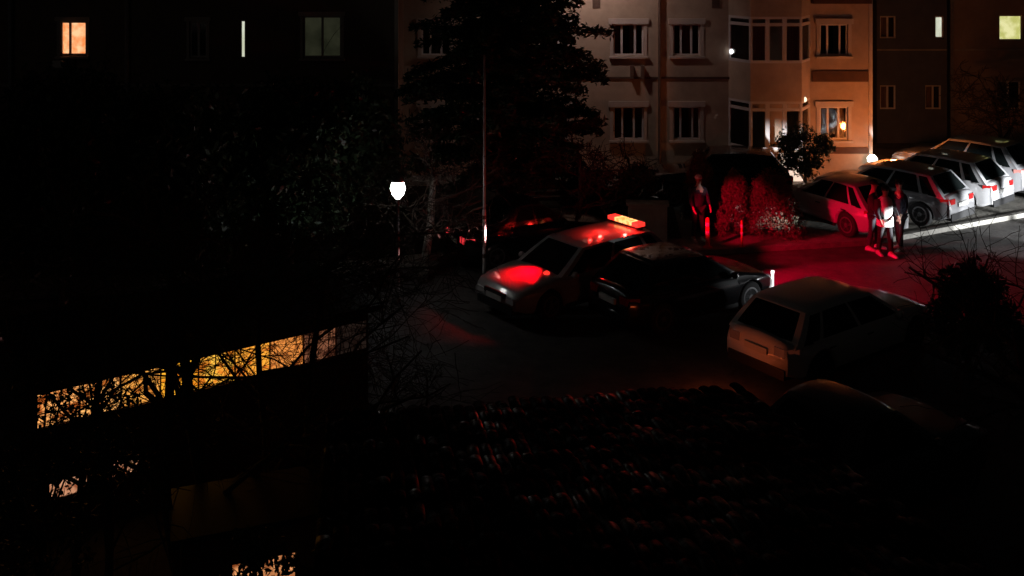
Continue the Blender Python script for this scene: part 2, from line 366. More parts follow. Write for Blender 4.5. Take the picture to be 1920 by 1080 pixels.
for i, h in enumerate(hol):
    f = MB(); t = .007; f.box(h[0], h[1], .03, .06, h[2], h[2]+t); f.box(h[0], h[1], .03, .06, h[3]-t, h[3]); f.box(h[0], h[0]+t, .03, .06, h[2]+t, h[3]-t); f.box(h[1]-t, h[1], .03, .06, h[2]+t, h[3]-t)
    wn = f.build('window', M['blacktrim'], kk)  # frame of the added kiosk, there to hold its glowing panes
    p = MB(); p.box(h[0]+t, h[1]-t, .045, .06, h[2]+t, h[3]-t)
    p.build('pane', emis('kiosk_glow_pane', ks[i][0], 1.15 if i < 7 else 1.0, ks[i][1], 7, (1, 1, 1.2), .38, .54), wn)
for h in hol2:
    p = MB(); p.box(h[0], h[1], .03, .06, h[2], h[3]); wn = p.build('low_glow_patch', emis('low_glow_pane', (1, .5, .28), .9, (.3, .08, .03), 7), kk)
W = MB(); W.box(-.15, LK_+.15, -.12, 2.6, 2.15, 2.24); W.build('roof', M['blacktrim'], kk)

# tiled shed -----------------------------------------------------------------
sh = empty('shed', (-2.35, 13.0, 0), R(8.7), 'low shed whose clay tile roof catches faint glints near the bottom of the view', 'shed')
SL, SW = 5.5, 5.8
W = MB(); W.box(.1, SL-.1, -SW+.15, -.1, .06, 1.80); W.build('wall', M['slab'], sh)
W = MB(); T0 = Matrix.Translation((0, 0, 1.93)) @ Matrix.Rotation(R(-9), 4, 'X')
nu, nv = 38, 14; tw = SL/nu; tl = SW/nv
W.box(0, SL, -SW, 0, -.06, -.02, 0, T0)
for i in range(nu):
    for j in range(nv):
        ti = random.gauss(0, .05); tz = random.uniform(-.03, .03); cxl = (i+.5)*tw; y1 = -(j+1)*tl; q = 7; vs = []; nr = 6
        for m_ in range(nr):
            t = m_/(nr-1); yy = y1+tl*1.1*t; dz = .04*t+.028*sin(pi*t)
            for k in range(q+1):
                a = pi*k/q; vs.append(T0 @ Vector((cxl+cos(a)*tw*.5+(yy-y1)*tz, yy, dz+sin(a)*tw*.30+ti*(yy-y1))))
        W.add(vs, [(m_*(q+1)+k, m_*(q+1)+k+1, (m_+1)*(q+1)+k+1, (m_+1)*(q+1)+k) for m_ in range(nr-1) for k in range(q)])
        W.add(vs[-(q+1):], [tuple(range(q+1))])
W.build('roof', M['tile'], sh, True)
# hut added to carry a small emissive orange patch
gh = empty('glow_hut', (-3.68, 11.4, 0), R(20), 'small dark hut added to carry an orange glowing patch at the bottom edge', 'hut')
W = MB(); wall_holes(W, 0, 1.5, .06, 1.35, [(.55, 1.25, .66, .94)], .05); shell(W, 0, 1.5, .9, 1.35); W.build('wall', M['band'], gh)
W = MB(); W.box(.55, 1.25, .02, .04, .66, .94); W.build('window', emis('hut_glow_pane', (1, .42, .16), .9, (.25, .06, .015), 7), gh)  # emissive orange patch of the added hut
W = MB(); W.box(-.12, 1.62, -.15, 1.0, 1.35, 1.42); W.build('roof', M['blacktrim'], gh)

# ------------------------------------------------------------------ vegetation
def leaves(b, pts, s, flat=.0, asp=2.2, mi=0):
    for p in pts:
        u = Vector((random.gauss(0, 1), random.gauss(0, 1), random.gauss(0, 1)*(1-flat))).normalized()
        v = u.cross(Vector((random.gauss(0, 1), random.gauss(0, 1), random.gauss(0, 1)))).normalized()
        k = s*random.uniform(.6, 1.4); u = u*k; v = v*k/asp
        b.add([p-u, p+v*.9, p+u, p-v*.9], [(0, 1, 2, 3)], mi)
def limb(p, dr, L, r0, r1, n=6, droop=0, wob=.12):
    pts = [Vector(p)]; dd = Vector(dr).normalized(); rs = [r0]
    for i in range(n):
        dd = (dd+Vector((random.gauss(0, wob), random.gauss(0, wob), random.gauss(0, wob)-droop))).normalized()
        pts.append(pts[-1]+dd*L/n); rs.append(r0+(r1-r0)*(i+1)/n)
    return pts, rs, dd
def bare_tree(loc, H, r, label, lean=(0, 0), seed=1, m='bark', spread=.75, depth=4, low=.35, group=None, name='bare_tree', kids=4, twig=.004, cat='tree'):
    random.seed(seed); e = empty(name, loc, 0, label, cat, group)
    t = MB(); c = MB()
    pts, rs, dd = limb((0, 0, 0), (lean[0], lean[1], 1), H*.55, r, r*.6, 8, 0, .07); t.tube(pts, rs, 9)
    def rec(p, dr, L, rr, dep):
        if dep > depth: return
        pp, rr_, d2 = limb(p, dr, L, rr, max(rr*.45, twig), 5, .02, .16); c.tube(pp, rr_, 6 if dep < 2 else (4 if dep < 3 else 3), cap=False)
        for k in range(kids):
            q = random.uniform(.3, 1); i = min(int(q*5), 5); o = Vector((random.gauss(0, 1), random.gauss(0, 1), random.gauss(.25, .7))).normalized()
            rec(pp[i], (d2*(1-spread)+o*spread), L*random.uniform(.5, .75), max(rr_[i]*.6, twig), dep+1)
    for k in range(kids+4):
        q = low+(1-low)*(k+1)/(kids+4); i = min(int(q*8), 8); a = k*2.4+random.uniform(-.3, .3)
        rec(pts[i], (cos(a), sin(a), random.uniform(.3, .9)), H*random.uniform(.28, .4), rs[i]*.55, 1)
    t.build('trunk', M[m], e, True); c.build('crown', M['bark'], e, True); return e
def conifer(loc, H, label, prof, seed=3, n=150, leaf=.12, dens=70, mname='needles', cat='tree', name='conifer_tree'):
    random.seed(seed); e = empty(name, loc, 0, label, cat); t = MB(); t.tube([(0, 0, 0), (.1, 0, H*.4), (0, .05, H*.97)], [.19, .12, .02], 10)
    c = MB()
    for k in range(n):
        z = H*(.1+.88*(k/n)**.9); rad = prof(z)*random.uniform(.72, 1.12)
        if rad < .05: continue
        a = k*2.399+random.uniform(-.4, .4)
        pts, rs, dd = limb((0, 0, z), (cos(a), sin(a), .28), rad*1.02, .035, .006, 7, .07, .05); t.tube(pts, rs, 4, cap=False)
        P = []
        for i in range(int(dens*rad)):
            q = random.random()**.7; j = q*(len(pts)-1); i0 = min(int(j), len(pts)-2); p = pts[i0].lerp(pts[i0+1], j-i0)
            w_ = .12+.42*(1-q)*min(1, rad/2); side = Vector((-sin(a), cos(a), 0))*random.uniform(-1, 1)*w_
            P.append(p+side+Vector((0, 0, random.gauss(-.05, .07)-abs(side.length)*.25)))
        leaves(c, P, leaf, .4, 3)
    t.build('trunk', M['bark'], e, True); c.build('crown', M[mname], e); return e
def leafy(loc, H, rx, label, seed, m='leaf', z0=.35, n=90, per=80, leaf=.05, name='evergreen_tree', cat='tree', ts=.06, group=None, trunkm='bark', shape='round', cl=.30):
    random.seed(seed); e = empty(name, loc, 0, label, cat, group); t = MB(); c = MB()
    t.tube([(0, 0, 0), (.04, 0, H*.3), (0, 0, H*.75)], [ts, ts*.8, ts*.3], 8); hz = (H-z0)/2; cc = z0+hz
    for k in range(n):
        while 1:
            u = Vector((random.uniform(-1, 1), random.uniform(-1, 1), random.uniform(-1, 1)))
            if .25 < u.length < 1: break
        if shape == 'cone': zz = (u.z+1)/2; s_ = (1-zz)**.62*1.05+.05; l2 = math.hypot(u.x, u.y)+1e-4; p = Vector((u.x/l2*rx*s_*random.uniform(.6, 1), u.y/l2*rx*s_*random.uniform(.6, 1), z0+zz*(H-z0)))
        else: p = Vector((u.x*rx, u.y*rx, cc+u.z*hz))
        if k % 3 == 0: t.tube([Vector((0, 0, max(z0*.6, p.z*.5))), p], [ts*.35, .006], 4, cap=False)
        r_ = rx*cl*random.uniform(.6, 1.2)
        leaves(c, [p+Vector((random.gauss(0, 1), random.gauss(0, 1), random.gauss(0, .8))).normalized()*r_*random.random()**.4 for _ in range(per)], leaf)
    t.build('trunk' if cat == 'tree' else 'stem', M[trunkm], e, True); c.build('crown' if cat == 'tree' else 'foliage', M[m], e); return e
# big conifer
def prof(z):
    if z < 1.3: return 1.2
    if z < 3.0: return 2.1+(z-1.3)*.5
    if z < 5.0: return 2.9
    return max(0, 2.9-(z-5.0)*.46)
conifer(at(948, 28.5), 11.2, 'tall dark conifer between the left block and the beige apartment facade', prof, 5, 270, .09, 170)
# small round tree near facade
leafy(at(1509, 31.5), 2.45, .78, 'small round evergreen with a pale trunk before the orange lit corner', 21, n=70, per=70, z0=.75, leaf=.055, ts=.045, trunkm='palebark', name='round_tree')
# red lit conical shrubs
for (px, D, H, r, lab, sd_) in ((1378, 27.6, 1.7, .52, 'narrow red lit conical shrub behind the thin post', 31), (1446, 27.5, 1.72, .80, 'broad red lit conical shrub beside the red lit parked car', 32), (1312, 28.4, 2.05, .5, 'tall dim red shrub behind the standing man at the bollard', 33)):
    leafy(at(px, D, z=.11), H, r, lab, sd_, m='leafpale', z0=.05, n=420, per=90, leaf=.028, name='conical_shrub', cat='shrub', shape='cone', cl=.26)
for (px, D, H, r, lab, sd_) in ((1200, 29, 1.6, .75, 'dark bush behind the flashing light bar', 35), (1100, 29.5, 1.5, .8, 'dark bush at the foot of the tall conifer', 36), (1015, 26.2, 1.0, .6, 'low dark bush behind the emergency car windscreen', 37),
                                (1815, 19.6, 1.75, .75, 'black rounded bush right of the white hatchback', 38)):
    leafy(at(px, D), H, r, lab, sd_, n=80, per=70, leaf=.06, z0=.1, name='evergreen_shrub', cat='shrub')
# left dark evergreens beyond the kiosk
for (px, D, H, r, lab, sd_) in ((120, 22, 5.2, 1.9, 'black evergreen tree at the far left behind the added kiosk', 41), (330, 23, 4.8, 1.8, 'black evergreen tree behind the middle of the added kiosk', 42), (540, 24.5, 4.6, 1.7, 'black evergreen tree behind the right end of the added kiosk', 43), (665, 27, 4.2, 1.3, 'black evergreen tree left of the white globe lamp', 44)):
    leafy(at(px, D), H, r, lab, sd_, n=130, per=90, leaf=.10, z0=.8, ts=.14)
# foreground shrubs which break up the kiosk band and the hut glow
for (px, D, H, r, lab, sd_, nn) in ((75, 11.7, 3.3, .62, 'leafy shrub hiding the left end of the glowing band', 51, 46), (200, 12.0, 3.2, .42, 'sparse leafy shrub before the left part of the glowing band', 52, 26), 
                                (490, 10.2, 2.3, .42, 'leafy shrub before the small orange glow of the hut', 53, 36), (640, 10.3, 2.0, .4, 'leafy shrub beside the added hut at the bottom edge', 54, 40)):
    leafy(at(px, D), H, r, lab, sd_, n=nn, per=60, leaf=.042, z0=.5, name='leafy_shrub', cat='shrub', m='leaf2', cl=.35)
GB = 'bare trees before the added kiosk'
bare_tree(at(405, 12.6), 8.0, .085, 'bare tree with an upright trunk crossing the middle of the glowing band', (0, .02), 61, depth=4, low=.25, group=GB, twig=.0035)
bare_tree(at(345, 12.0), 7.4, .075, 'bare tree leaning left across the glowing band', (-.16, .05), 62, depth=4, low=.25, group=GB, twig=.0035)
bare_tree(at(140, 12.4), 6.6, .055, 'bare tree at the left end of the glowing band', (.1, 0), 63, depth=4, low=.25, group=GB, twig=.0035)
bare_tree(at(575, 13.2), 6.6, .06, 'thin bare tree at the right end of the glowing band', (.05, .0), 64, depth=4, kids=5, low=.25, group=GB, twig=.0035)
bare_tree(at(520, 13.6), 6.4, .055, 'small bare tree with forked twigs before the orange panes', (-.15, .0), 69, depth=4, low=.25, group=GB, twig=.0035)
for (px, py, H, sd_, lab) in ((740, 735, 1.3, 65, 'low bare bush near the shed, nearest the kiosk'), (800, 760, 1.0, 66, 'low bare bush just above the left end of the tiled shed')):
    bare_tree(gr(px, py), H, .02, lab, (0, 0), sd_, depth=3, low=.1, name='bare_bush', kids=4, twig=.004, cat='shrub')
bare_tree(at(792, 24.0), 4.6, .12, 'pale barked bare tree arching right beside the white globe lamp', (.16, .1), 71, m='palebark', depth=4, low=.3, spread=.7, twig=.007)
bare_tree(at(1075, 27.2), 4.4, .09, 'bare tree with spreading twigs before the left windows of the beige facade', (.1, 0), 72, depth=4, low=.35, twig=.008)
bare_tree(at(1180, 29.5), 3.2, .05, 'slim bare tree before the lower windows of the beige facade', (-.1, 0), 74, depth=3, low=.35, twig=.008)
bare_tree(at(1880, 36.0), 4.6, .09, 'bare tree before the brown block at the far right', (.0, 0), 73, depth=4, low=.4, twig=.01)
bare_tree(at(2010, 13.5), 5.6, .11, 'bare tree at the right edge reaching twigs over the road', (-.16, .05), 75, depth=4, low=.55, spread=.62, twig=.004)

# ------------------------------------------------------------------ cars
def interp(tab, x):
    for i in range(len(tab)-1):
        if x <= tab[i+1][0]:
            a, b = tab[i], tab[i+1]; t = (x-a[0])/(b[0]-a[0]+1e-9); t = max(0, min(1, t)); t2 = t*t*(3-2*t)*.5+t*.5
            return a[1]+(b[1]-a[1])*t2
    return tab[-1][1]
def sm(x, a, b): t = max(0, min(1, (x-a)/(b-a))); return t*t*(3-2*t)
def make_car(label, pm, L=4.3, Wd=1.78, H=1.48, style='hatch', group=None, tail_lit=None, cat='car', loc=(0, 0, 0), rz=0, name='parked_car'):
    e = empty(name, loc, rz, label, cat, group); hw = Wd/2; hl = L/2
    rw = .33 if H < 1.55 else .36; xf = hl-.83; xr = -hl+.78; belt = H*.62; sill = .24
    if style == 'sedan': top = [(-hl, .62), (-hl+.05, .86), (-hl+.25, belt+.02), (-hl+1.0, belt+.04), (hl-1.45, belt), (hl-.5, belt-.10), (hl-.12, belt-.22), (hl, .50)]
    else: top = [(-hl, .52), (-hl+.03, .80), (-hl+.10, belt+.02), (0, belt+.02), (hl-1.15, belt), (hl-.4, belt-.12), (hl-.1, belt-.24), (hl, .48)]
    if style == 'suv': top = [(-hl, .60), (-hl+.03, .88), (-hl+.12, belt+.03), (0, belt+.02), (hl-1.15, belt), (hl-.5, belt-.06), (hl-.14, belt-.15), (hl-.03, belt-.28), (hl, .52)]
    def wplan(x):
        t = abs(x)/hl; k = 1-.16*sm(t, .62, 1.0)-.06*sm(t, .9, 1); return hw*k
    xs = sorted(set([round(-hl+L*i/56, 4) for i in range(57)]+[round(c+o, 4) for c in (xf, xr) for o in [(rw+.05)*cos(pi*k/14) for k in range(15)]]+[-hl+.015, hl-.015, -hl+.05, hl-.05]))
    rows = 9; cr = 8; b = MB(); rings = []
    for x in xs:
        zb_ = sill+(.10*sm(abs(x)/hl, .86, 1)); 
        for c in (xf, xr):
            if abs(x-c) < rw+.05: zb_ = max(zb_, rw+math.sqrt(max(0, (rw+.05)**2-(x-c)**2)))
        zt_ = max(interp(top, x), zb_+.03); w_ = wplan(x); ring = []
        side = []
        for j in range(rows):
            t = j/(rows-1); z = zb_+(zt_-zb_)*t; zn = (z-sill)/(belt-sill)
            yy = w_*(1-.05*(1-sm(zn, 0, .35))-.075*sm(zn, .62, 1.05)+.012*math.exp(-((zn-.72)/.06)**2)); side.append((yy, z))
        ring += [(x, y, z) for y, z in side]
        yt, zt2 = side[-1]
        for k in range(1, cr): u = 1-2*k/cr; ring.append((x, yt*u, zt2+.065*(1-u*u)))
        ring += [(x, -y, z) for y, z in side[::-1]]; rings.append(ring)
    N = len(rings[0]); vs = [v for r_ in rings for v in r_]; fs = []
    for i in range(len(rings)-1):
        for j in range(N): fs.append((i*N+j, i*N+(j+1) % N, (i+1)*N+(j+1) % N, (i+1)*N+j))
    fs += [tuple(range(N))[::-1], tuple((len(rings)-1)*N+j for j in range(N))]
    b.add(vs, fs)
    # greenhouse
    if style == 'sedan': cb0, cr0, rr0, rb0 = hl-1.28, hl-2.05, -hl+1.35, -hl+.55
    elif style == 'suv': cb0, cr0, rr0, rb0 = hl-1.12, hl-1.95, -hl+.62, -hl+.12
    else: cb0, cr0, rr0, rb0 = hl-1.05, hl-1.95, -hl+.72, -hl+.12
    wb = hw*.90; wt = hw*.70; zB = belt-.03
    def G(u, v, s):  # side surface, u front..rear
        xb = cb0+(rb0-cb0)*u; xt = cr0+(rr0-cr0)*u; q = v-.10*v*(1-v)
        x = xb+(xt-xb)*v; arch = 1-.26*(2*u-1)**2*(.5 if style != 'sedan' else .6)*.5
        z = zB+(H-zB)*arch*v
        y = (wb+(wt-wb)*(v**1.4)); e_ = min(u, 1-u); y *= 1-.05*(1-sm(e_, 0, .12)); return Vector((x, s*y, z))
    us = [0, .025, .05, .1, .2, .3, .38, .41, .44, .5, .6, .7, .745, .775, .81, .88, .915, .94, .97, 1]; vsv = [0, .06, .2, .4, .6, .8, .90, .96, 1]
    if style == 'sedan': gw = [(.05, .41), (.44, .745), (.775, .915)]
    else: gw = [(.05, .41), (.44, .775), (.81, .94)]
    if style == 'sedan': gw = gw[:2]
    glassparts = []
    for s in (1, -1):
        parts = [MB() for _ in gw]
        for i in range(len(us)-1):
            um = (us[i]+us[i+1])/2
            for j in range(len(vsv)-1):
                vm = (vsv[j]+vsv[j+1])/2; Q = [G(us[i], vsv[j], s), G(us[i+1], vsv[j], s), G(us[i+1], vsv[j+1], s), G(us[i], vsv[j+1], s)]
                tgt = b
                if .06 < vm < .90:
                    for gi, (a, c) in enumerate(gw):
                        if a < um < c: tgt = parts[gi]; 
                if tgt is b or True:
                    pass
                tgt.add(Q, [(0, 1, 2, 3) if s < 0 else (3, 2, 1, 0)])
        glassparts += parts
    def ends(u, nm):
        p = MB(); n_ = 12
        for i in range(n_):
            y0, y1 = -1+2*i/n_, -1+2*(i+1)/n_
            for j in range(len(vsv)-1):
                def P(yy, v): g_ = G(u, v, 1); bul = .07*(1-yy*yy)*(1 if u == 0 else -1)*(1-.5*v); return Vector((g_.x+bul, g_.y*yy, g_.z+.02*(1-yy*yy)*v))
                Q = [P(y0, vsv[j]), P(y1, vsv[j]), P(y1, vsv[j+1]), P(y0, vsv[j+1])]
                inn = 0 < i < n_-1 and vsv[j] >= (.06 if u == 0 else .12)*.9 and vsv[j+1] <= .96
                (p if inn else b).add(Q, [(0, 1, 2, 3)])
        o = p.build(nm, M['carglass'], e, True)
    ends(0, 'windscreen'); ends(1, 'rear_window')
    # roof skin
    n_ = 12
    for i in range(len(us)-1):
        for k in range(n_):
            y0, y1 = -1+2*k/n_, -1+2*(k+1)/n_
            def P(u, yy):
                g_ = G(u, 1, 1); e1 = 1-sm(u, 0, .10); e2 = sm(u, .9, 1); bul = .035*(1-yy*yy)
                return Vector((g_.x+bul*e1-bul*e2, g_.y*yy, g_.z+.02*(1-yy*yy)+.03*(1-yy**4)*(1-e1)*(1-e2)))
            b.add([P(us[i], y0), P(us[i+1], y0), P(us[i+1], y1), P(us[i], y1)], [(0, 1, 2, 3)])
    bo = b.build('body', pm, e, True)
    for p in glassparts: p.build('side_window', M['carglass'], e, True)
    # trims, lamps
    zlamp = belt-.22
    for s in (1, -1):
        hb = MB(); yo = wplan(hl-.02)*.955; yi = yo-.30; z0_, z1_ = belt-.37, belt-.25
        hb.add([(x_, s*y_, z_) for z_ in (z0_, z1_) for (x_, y_) in ((hl+.012, yi), (hl+.008, yo*.92), (hl-.06, yo+.008), (hl-.34, wplan(hl-.34)*.985+.006), (hl-.34, yi))], [(0, 1, 6, 5), (1, 2, 7, 6), (2, 3, 8, 7), (3, 4, 9, 8), (4, 0, 5, 9), (0, 4, 3, 2, 1), (5, 6, 7, 8, 9)])
        hb.build('headlight', M['lamp_clear'], e)
        tb = MB(); yt = wplan(-hl+.1)*.86
        yo = wplan(-hl+.02)*.955; yi = yo-.27; z0_, z1_ = (.66, .80) if style == 'sedan' else (belt-.19, belt-.04)
        tb.add([(x_, s*y_, z_) for z_ in (z0_, z1_) for (x_, y_) in ((-hl-.008, yi), (-hl-.006, yo*.93), (-hl+.05, yo+.012), (-hl+.24, wplan(-hl+.24)*.965+.012), (-hl+.24, yi), )], [(0, 1, 6, 5), (1, 2, 7, 6), (2, 3, 8, 7), (3, 4, 9, 8), (4, 0, 5, 9), (0, 4, 3, 2, 1), (5, 6, 7, 8, 9)])
        tb.build('tail_light', tail_lit or M['lamp_red'], e)
        mb_ = MB(); mp = G(.07, .10, s); mb_.lathe([(.02, -.07), (.065, -.05), (.075, 0), (.06, .05), (.02, .07)], (mp.x-.02, mp.y+s*.13, mp.z+.03), 10, axis='Y'); mb_.box(mp.x-.04, mp.x, min(mp.y-.02, mp.y+s*.12), max(mp.y-.02, mp.y+s*.12), mp.z-.03, mp.z+.01)
        mb_.build('wing_mirror', pm, e, True)
        for ux in ((.37, .72)):
            xx = cb0+(rb0-cb0)*ux; h_ = MB(); yy = s*(wplan(xx)*.955); h_.box(xx-.09, xx+.09, min(yy, yy+s*.035), max(yy, yy+s*.035), belt-.15, belt-.12); h_.build('door_handle', M['chrome'], e)
        st = MB(); st.box(xr+rw+.06, xf-rw-.06, min(s*hw*.93, s*hw*.985), max(s*hw*.93, s*hw*.985), sill-.03, sill+.05); st.build('side_skirt', M['blacktrim'], e)
    bb = MB(); bb.box(-hl-.035, -hl+.25, -hw*.72, hw*.72, .26, .44); bb.build('rear_bumper', M['blacktrim'] if style == 'suv' else pm, e)
    bb = MB(); bb.box(hl-.25, hl+.03, -hw*.66, hw*.66, .24, .40); bb.build('front_bumper', M['blacktrim'], e)
    bb = MB(); bb.box(hl-.02, hl+.028, -.36, .36, .52, .62)
    for k in range(3): bb.box(hl+.028, hl+.036, -.34, .34, .535+k*.028, .545+k*.028)
    bb.build('grille', M['blacktrim'], e)
    bb = MB(); bb.box(-hl-.045, -hl-.03 if style == 'sedan' else -hl+.02, -.26, .26, .60, .71); bb.build('number_plate', M['plate'], e)
    bb = MB(); bb.box(hl+.037, hl+.045, -.26, .26, .44, .55); bb.build('number_plate', M['plate'], e)
    for x in (xf, xr):
        for s in (1, -1):
            wl = MB(); c0 = (x, s*(hw-.13), rw); wl.lathe([(rw-.12, -.10), (rw-.03, -.11), (rw, -.075), (rw, .075), (rw-.03, .11), (rw-.12, .10)], (0, 0, 0), 28, axis='Y')
            wo = wl.build('wheel', M['tyre'], e, True, loc=c0)
            rm = MB(); rm.lathe([(rw-.115, s*.06), (rw-.115, s*.105), (rw-.15, s*.107), (rw-.16, s*.075)], n=28, axis='Y')
            for k in range(5):
                T = Matrix.Rotation(2*pi*k/5, 4, 'Y'); rm.box(-.03, .03, min(s*.06, s*.1), max(s*.06, s*.1), 0, rw-.13, 0, T)
            rm.lathe([(.06, s*.05), (.06, s*.108)], n=12, axis='Y'); rm.build('rim', M['rim'], wo)
    return e
# ground orientation: rz = heading angle of the car's front
def place(px, py, L, W_, head, corner=(-1, -1)):
    """put the (rear,right)... corner of the car on the ground point seen there"""
    p = gr(px, py); a = R(head); fx = Vector((cos(a), sin(a), 0)); ly = Vector((-sin(a), cos(a), 0))
    return p-fx*(corner[0]*L/2)-ly*(corner[1]*W_/2), a
# emergency car: front towards the camera left
PE = paint('white_police_paint', (.30, .29, .29), .3)
le, ae = place(978, 622, 4.7, 1.8, 218, (1, 1))
ec = make_car('white emergency car with a flashing red light bar on its roof', PE, 4.7, 1.8, 1.32, 'suv', loc=le, rz=ae, name='emergency_car', cat='emergency car')
LBX = -1.5
lens = emis('flashing_lens', (1, .55, .20), 2.0, (1, .22, .04), 9); redlens = emis('red_lens', (1, .03, .02), 1.6)
lbx = MB(); lbx.box(-.15, .13, -.50, .50, 1.36, 1.395); lbx.box(-.05, .05, -.5, -.44, 1.30, 1.36); lbx.box(-.05, .05, .44, .5, 1.30, 1.36); lbar = lbx.build('light_bar', M['blacktrim'], ec); lbar.location.x = LBX
for (y0, y1, mm) in ((-.50, -.30, redlens), (-.27, -.02, lens), (.02, .27, lens), (.30, .50, redlens)):
    q = MB(); q.box(-.13, .11, y0, y1, 1.396, 1.48); o = q.build('lens', mm, lbar)
st_ = MB(); st_.lathe([(.075, 0), (.08, .02), (.07, .07), (.03, .10)], (1.28, .42, .81), 14); st_.build('added_red_lamp', redlens, ec, True)  # red lamp added on the bonnet to account for its red glow
# black car, rear towards the camera left, beside it
PB = paint('black_car_paint', (.012, .012, .014), .25)
lb_, ab = place(1190, 645, 4.05, 1.74, 32, (-1, -1))
bk = make_car('black hatchback parked beside the emergency car, its nose catching white light', PB, 4.05, 1.74, 1.38, 'hatch', loc=lb_, rz=ab)
q = MB(); T = Matrix.Translation((2.0, -.66, 0)) @ Matrix.Rotation(R(25), 4, 'Z')
q.box(-.012, .02, -.05, .0, .30, .66, 0, T); q.box(-.05, .03, -.06, .0, .66, .72, 0, T); q.build('nose_highlight', emis('nose_highlight_white', (1, .97, .97), 1.6), bk)  # emissive strip standing in for white light caught on the bumper edge
# white hatchback
PW = paint('white_car_paint', (.75, .75, .75), .3)
tl_on = emis('tail_lamp_glow', (.10, .02, .01), .3)
ls, as_ = place(1494, 752, 4.45, 1.8, 36, (-1, -1))
ws = make_car('white hatchback in the foreground right with a dim orange lit rear', PW, 4.45, 1.8, 1.34, 'suv', tail_lit=tl_on, loc=ls, rz=as_)
# dark car further down
ld, ad = place(1500, 1085, 4.3, 1.8, 32, (-1, -1))
make_car('dark grey car nearest the viewer, below the white hatchback', paint('dark_grey_car_paint', (.045, .048, .055), .3), 4.3, 1.8, 1.5, 'sedan', loc=ld, rz=ad)
# red-lit car and the row
row = 'cars parked along the kerb'
PG = paint('grey_car_paint', (.22, .22, .23), .35); PG2 = paint('silver_car_paint', (.42, .42, .43), .3); PR = paint('dark_red_car_paint', (.30, .29, .29), .35)
l1, a1 = place(1630, 458, 3.75, 1.7, 118, (-1, 1))
def row_car(px, py, L, W_, H, pm, label, head, style, tl=None):
    l, a = place(px, py, L, W_, head, (-1, 1)); l.z = .115
    return make_car(label, pm, L, W_, H, style, row, tl, loc=l, rz=a)
row_car(1627, 468, 3.8, 1.7, 1.38, PG2, 'parked hatchback lit red, half hidden by the standing people', 118, 'hatch')
row_car(1774, 444, 4.3, 1.8, 1.42, PG, 'parked silver car right of the people, its rear lit white', 130, 'suv')
row_car(1854, 416, 4.3, 1.8, 1.46, PG2, 'second silver car from the right edge, its rear lit white', 130, 'suv')
tl_r = emis('tail_lamp_red', (1, .12, .05), .7)
row_car(1912, 388, 4.3, 1.8, 1.6, PG, 'dark car cut by the right edge with red tail lamps', 130, 'suv', tl_r)
# car behind the pole, and dark car behind the shrubs
tl_d = emis('tail_lamp_dim_red', (.75, .03, .04), .9)
l7 = at(995, 26.2); l7.z = 0
make_car('dark car behind the tall pole with one red tail lamp showing', PB, 4.2, 1.75, 1.45, 'sedan', None, tl_d, loc=l7, rz=R(25))
l8 = at(1345, 31.0); l8.z = .115
make_car('dark car behind the red lit conical shrubs', PB, 4.3, 1.8, 1.6, 'suv', loc=l8, rz=R(172))

# ------------------------------------------------------------------ street furniture
def post_lamp():
    p = at(746, 22.6, 358); e = empty('lamp_post', (p.x, p.y, 0), 0, 'slim garden lamp post with a glaring white lantern before the left block', 'street lamp')
    b = MB(); b.lathe([(.09, 0), (.09, .1), (.045, .2), (.035, 1.2), (.03, 2.3), (.05, 2.32)], n=12); b.build('post', M['metal'], e, True)
    b = MB(); b.lathe([(.05, 2.32), (.13, 2.42), (.17, 2.55), (.13, 2.68), (.04, 2.74)], n=14)
    lo = b.build('lantern', emis('white_lantern', (1, 1, .95), 15), e, True)
    b = MB(); b.lathe([(.15, 2.70), (.1, 2.78), (.01, 2.82)], n=14); b.build('cap', M['metal'], e, True)
    return p
pl = post_lamp()
light('lantern_light', 'POINT', (pl.x, pl.y-.02, 2.56), 3, (1, .97, .93), rad=.16)
# corner lamp
p = at(1629, DC-.45, 300)
e = empty('wall_lamp', (BX1-.12, DC, p.z), 0, 'glaring floodlight on the right corner of the beige facade', 'lamp')
b = MB(); b.box(-.03, .03, -.34, -.061, -.03, .03); b.build('arm', M['metal'], e)
b = MB(); b.lathe([(.04, -.1), (.15, -.06), (.17, .05), (.08, .16)], (0, -.42, 0), 14); b.build('globe', emis('floodlight_globe', (1, .95, .8), 8), e, True)
light('floodlight', 'POINT', (BX1-.12, DC-2.3, p.z+.6), 180, (1, .25, .05), rad=.12)
# emissive beads standing in for two lamp reflections on the facade
for (px, py, lab, mm) in ((1371, 97, 'tiny white glowing bead for a reflected glint beside the upper bay windows', (1, 1, 1)), (1509, 187, 'tiny warm glowing bead for a reflected glint above the lower bay windows', (1, .75, .5))):
    yy = DC-.12 if px == 1371 else DC-.55
    q = at(px, yy, py); e = empty('wall_glint', q, 0, lab, 'lamp'); b = MB(); b.lathe([(.02, -.08), (.06, -.04), (.07, .03), (.03, .09)], n=10); b.build('glint_bead', emis('glint_glow', mm, 2.0), e, True)
    b = MB(); b.box(-.03, .03, 0, yy and (.12 if px == 1371 else .3), .09, .12); b.build('glint_stem', M['metal'], e)
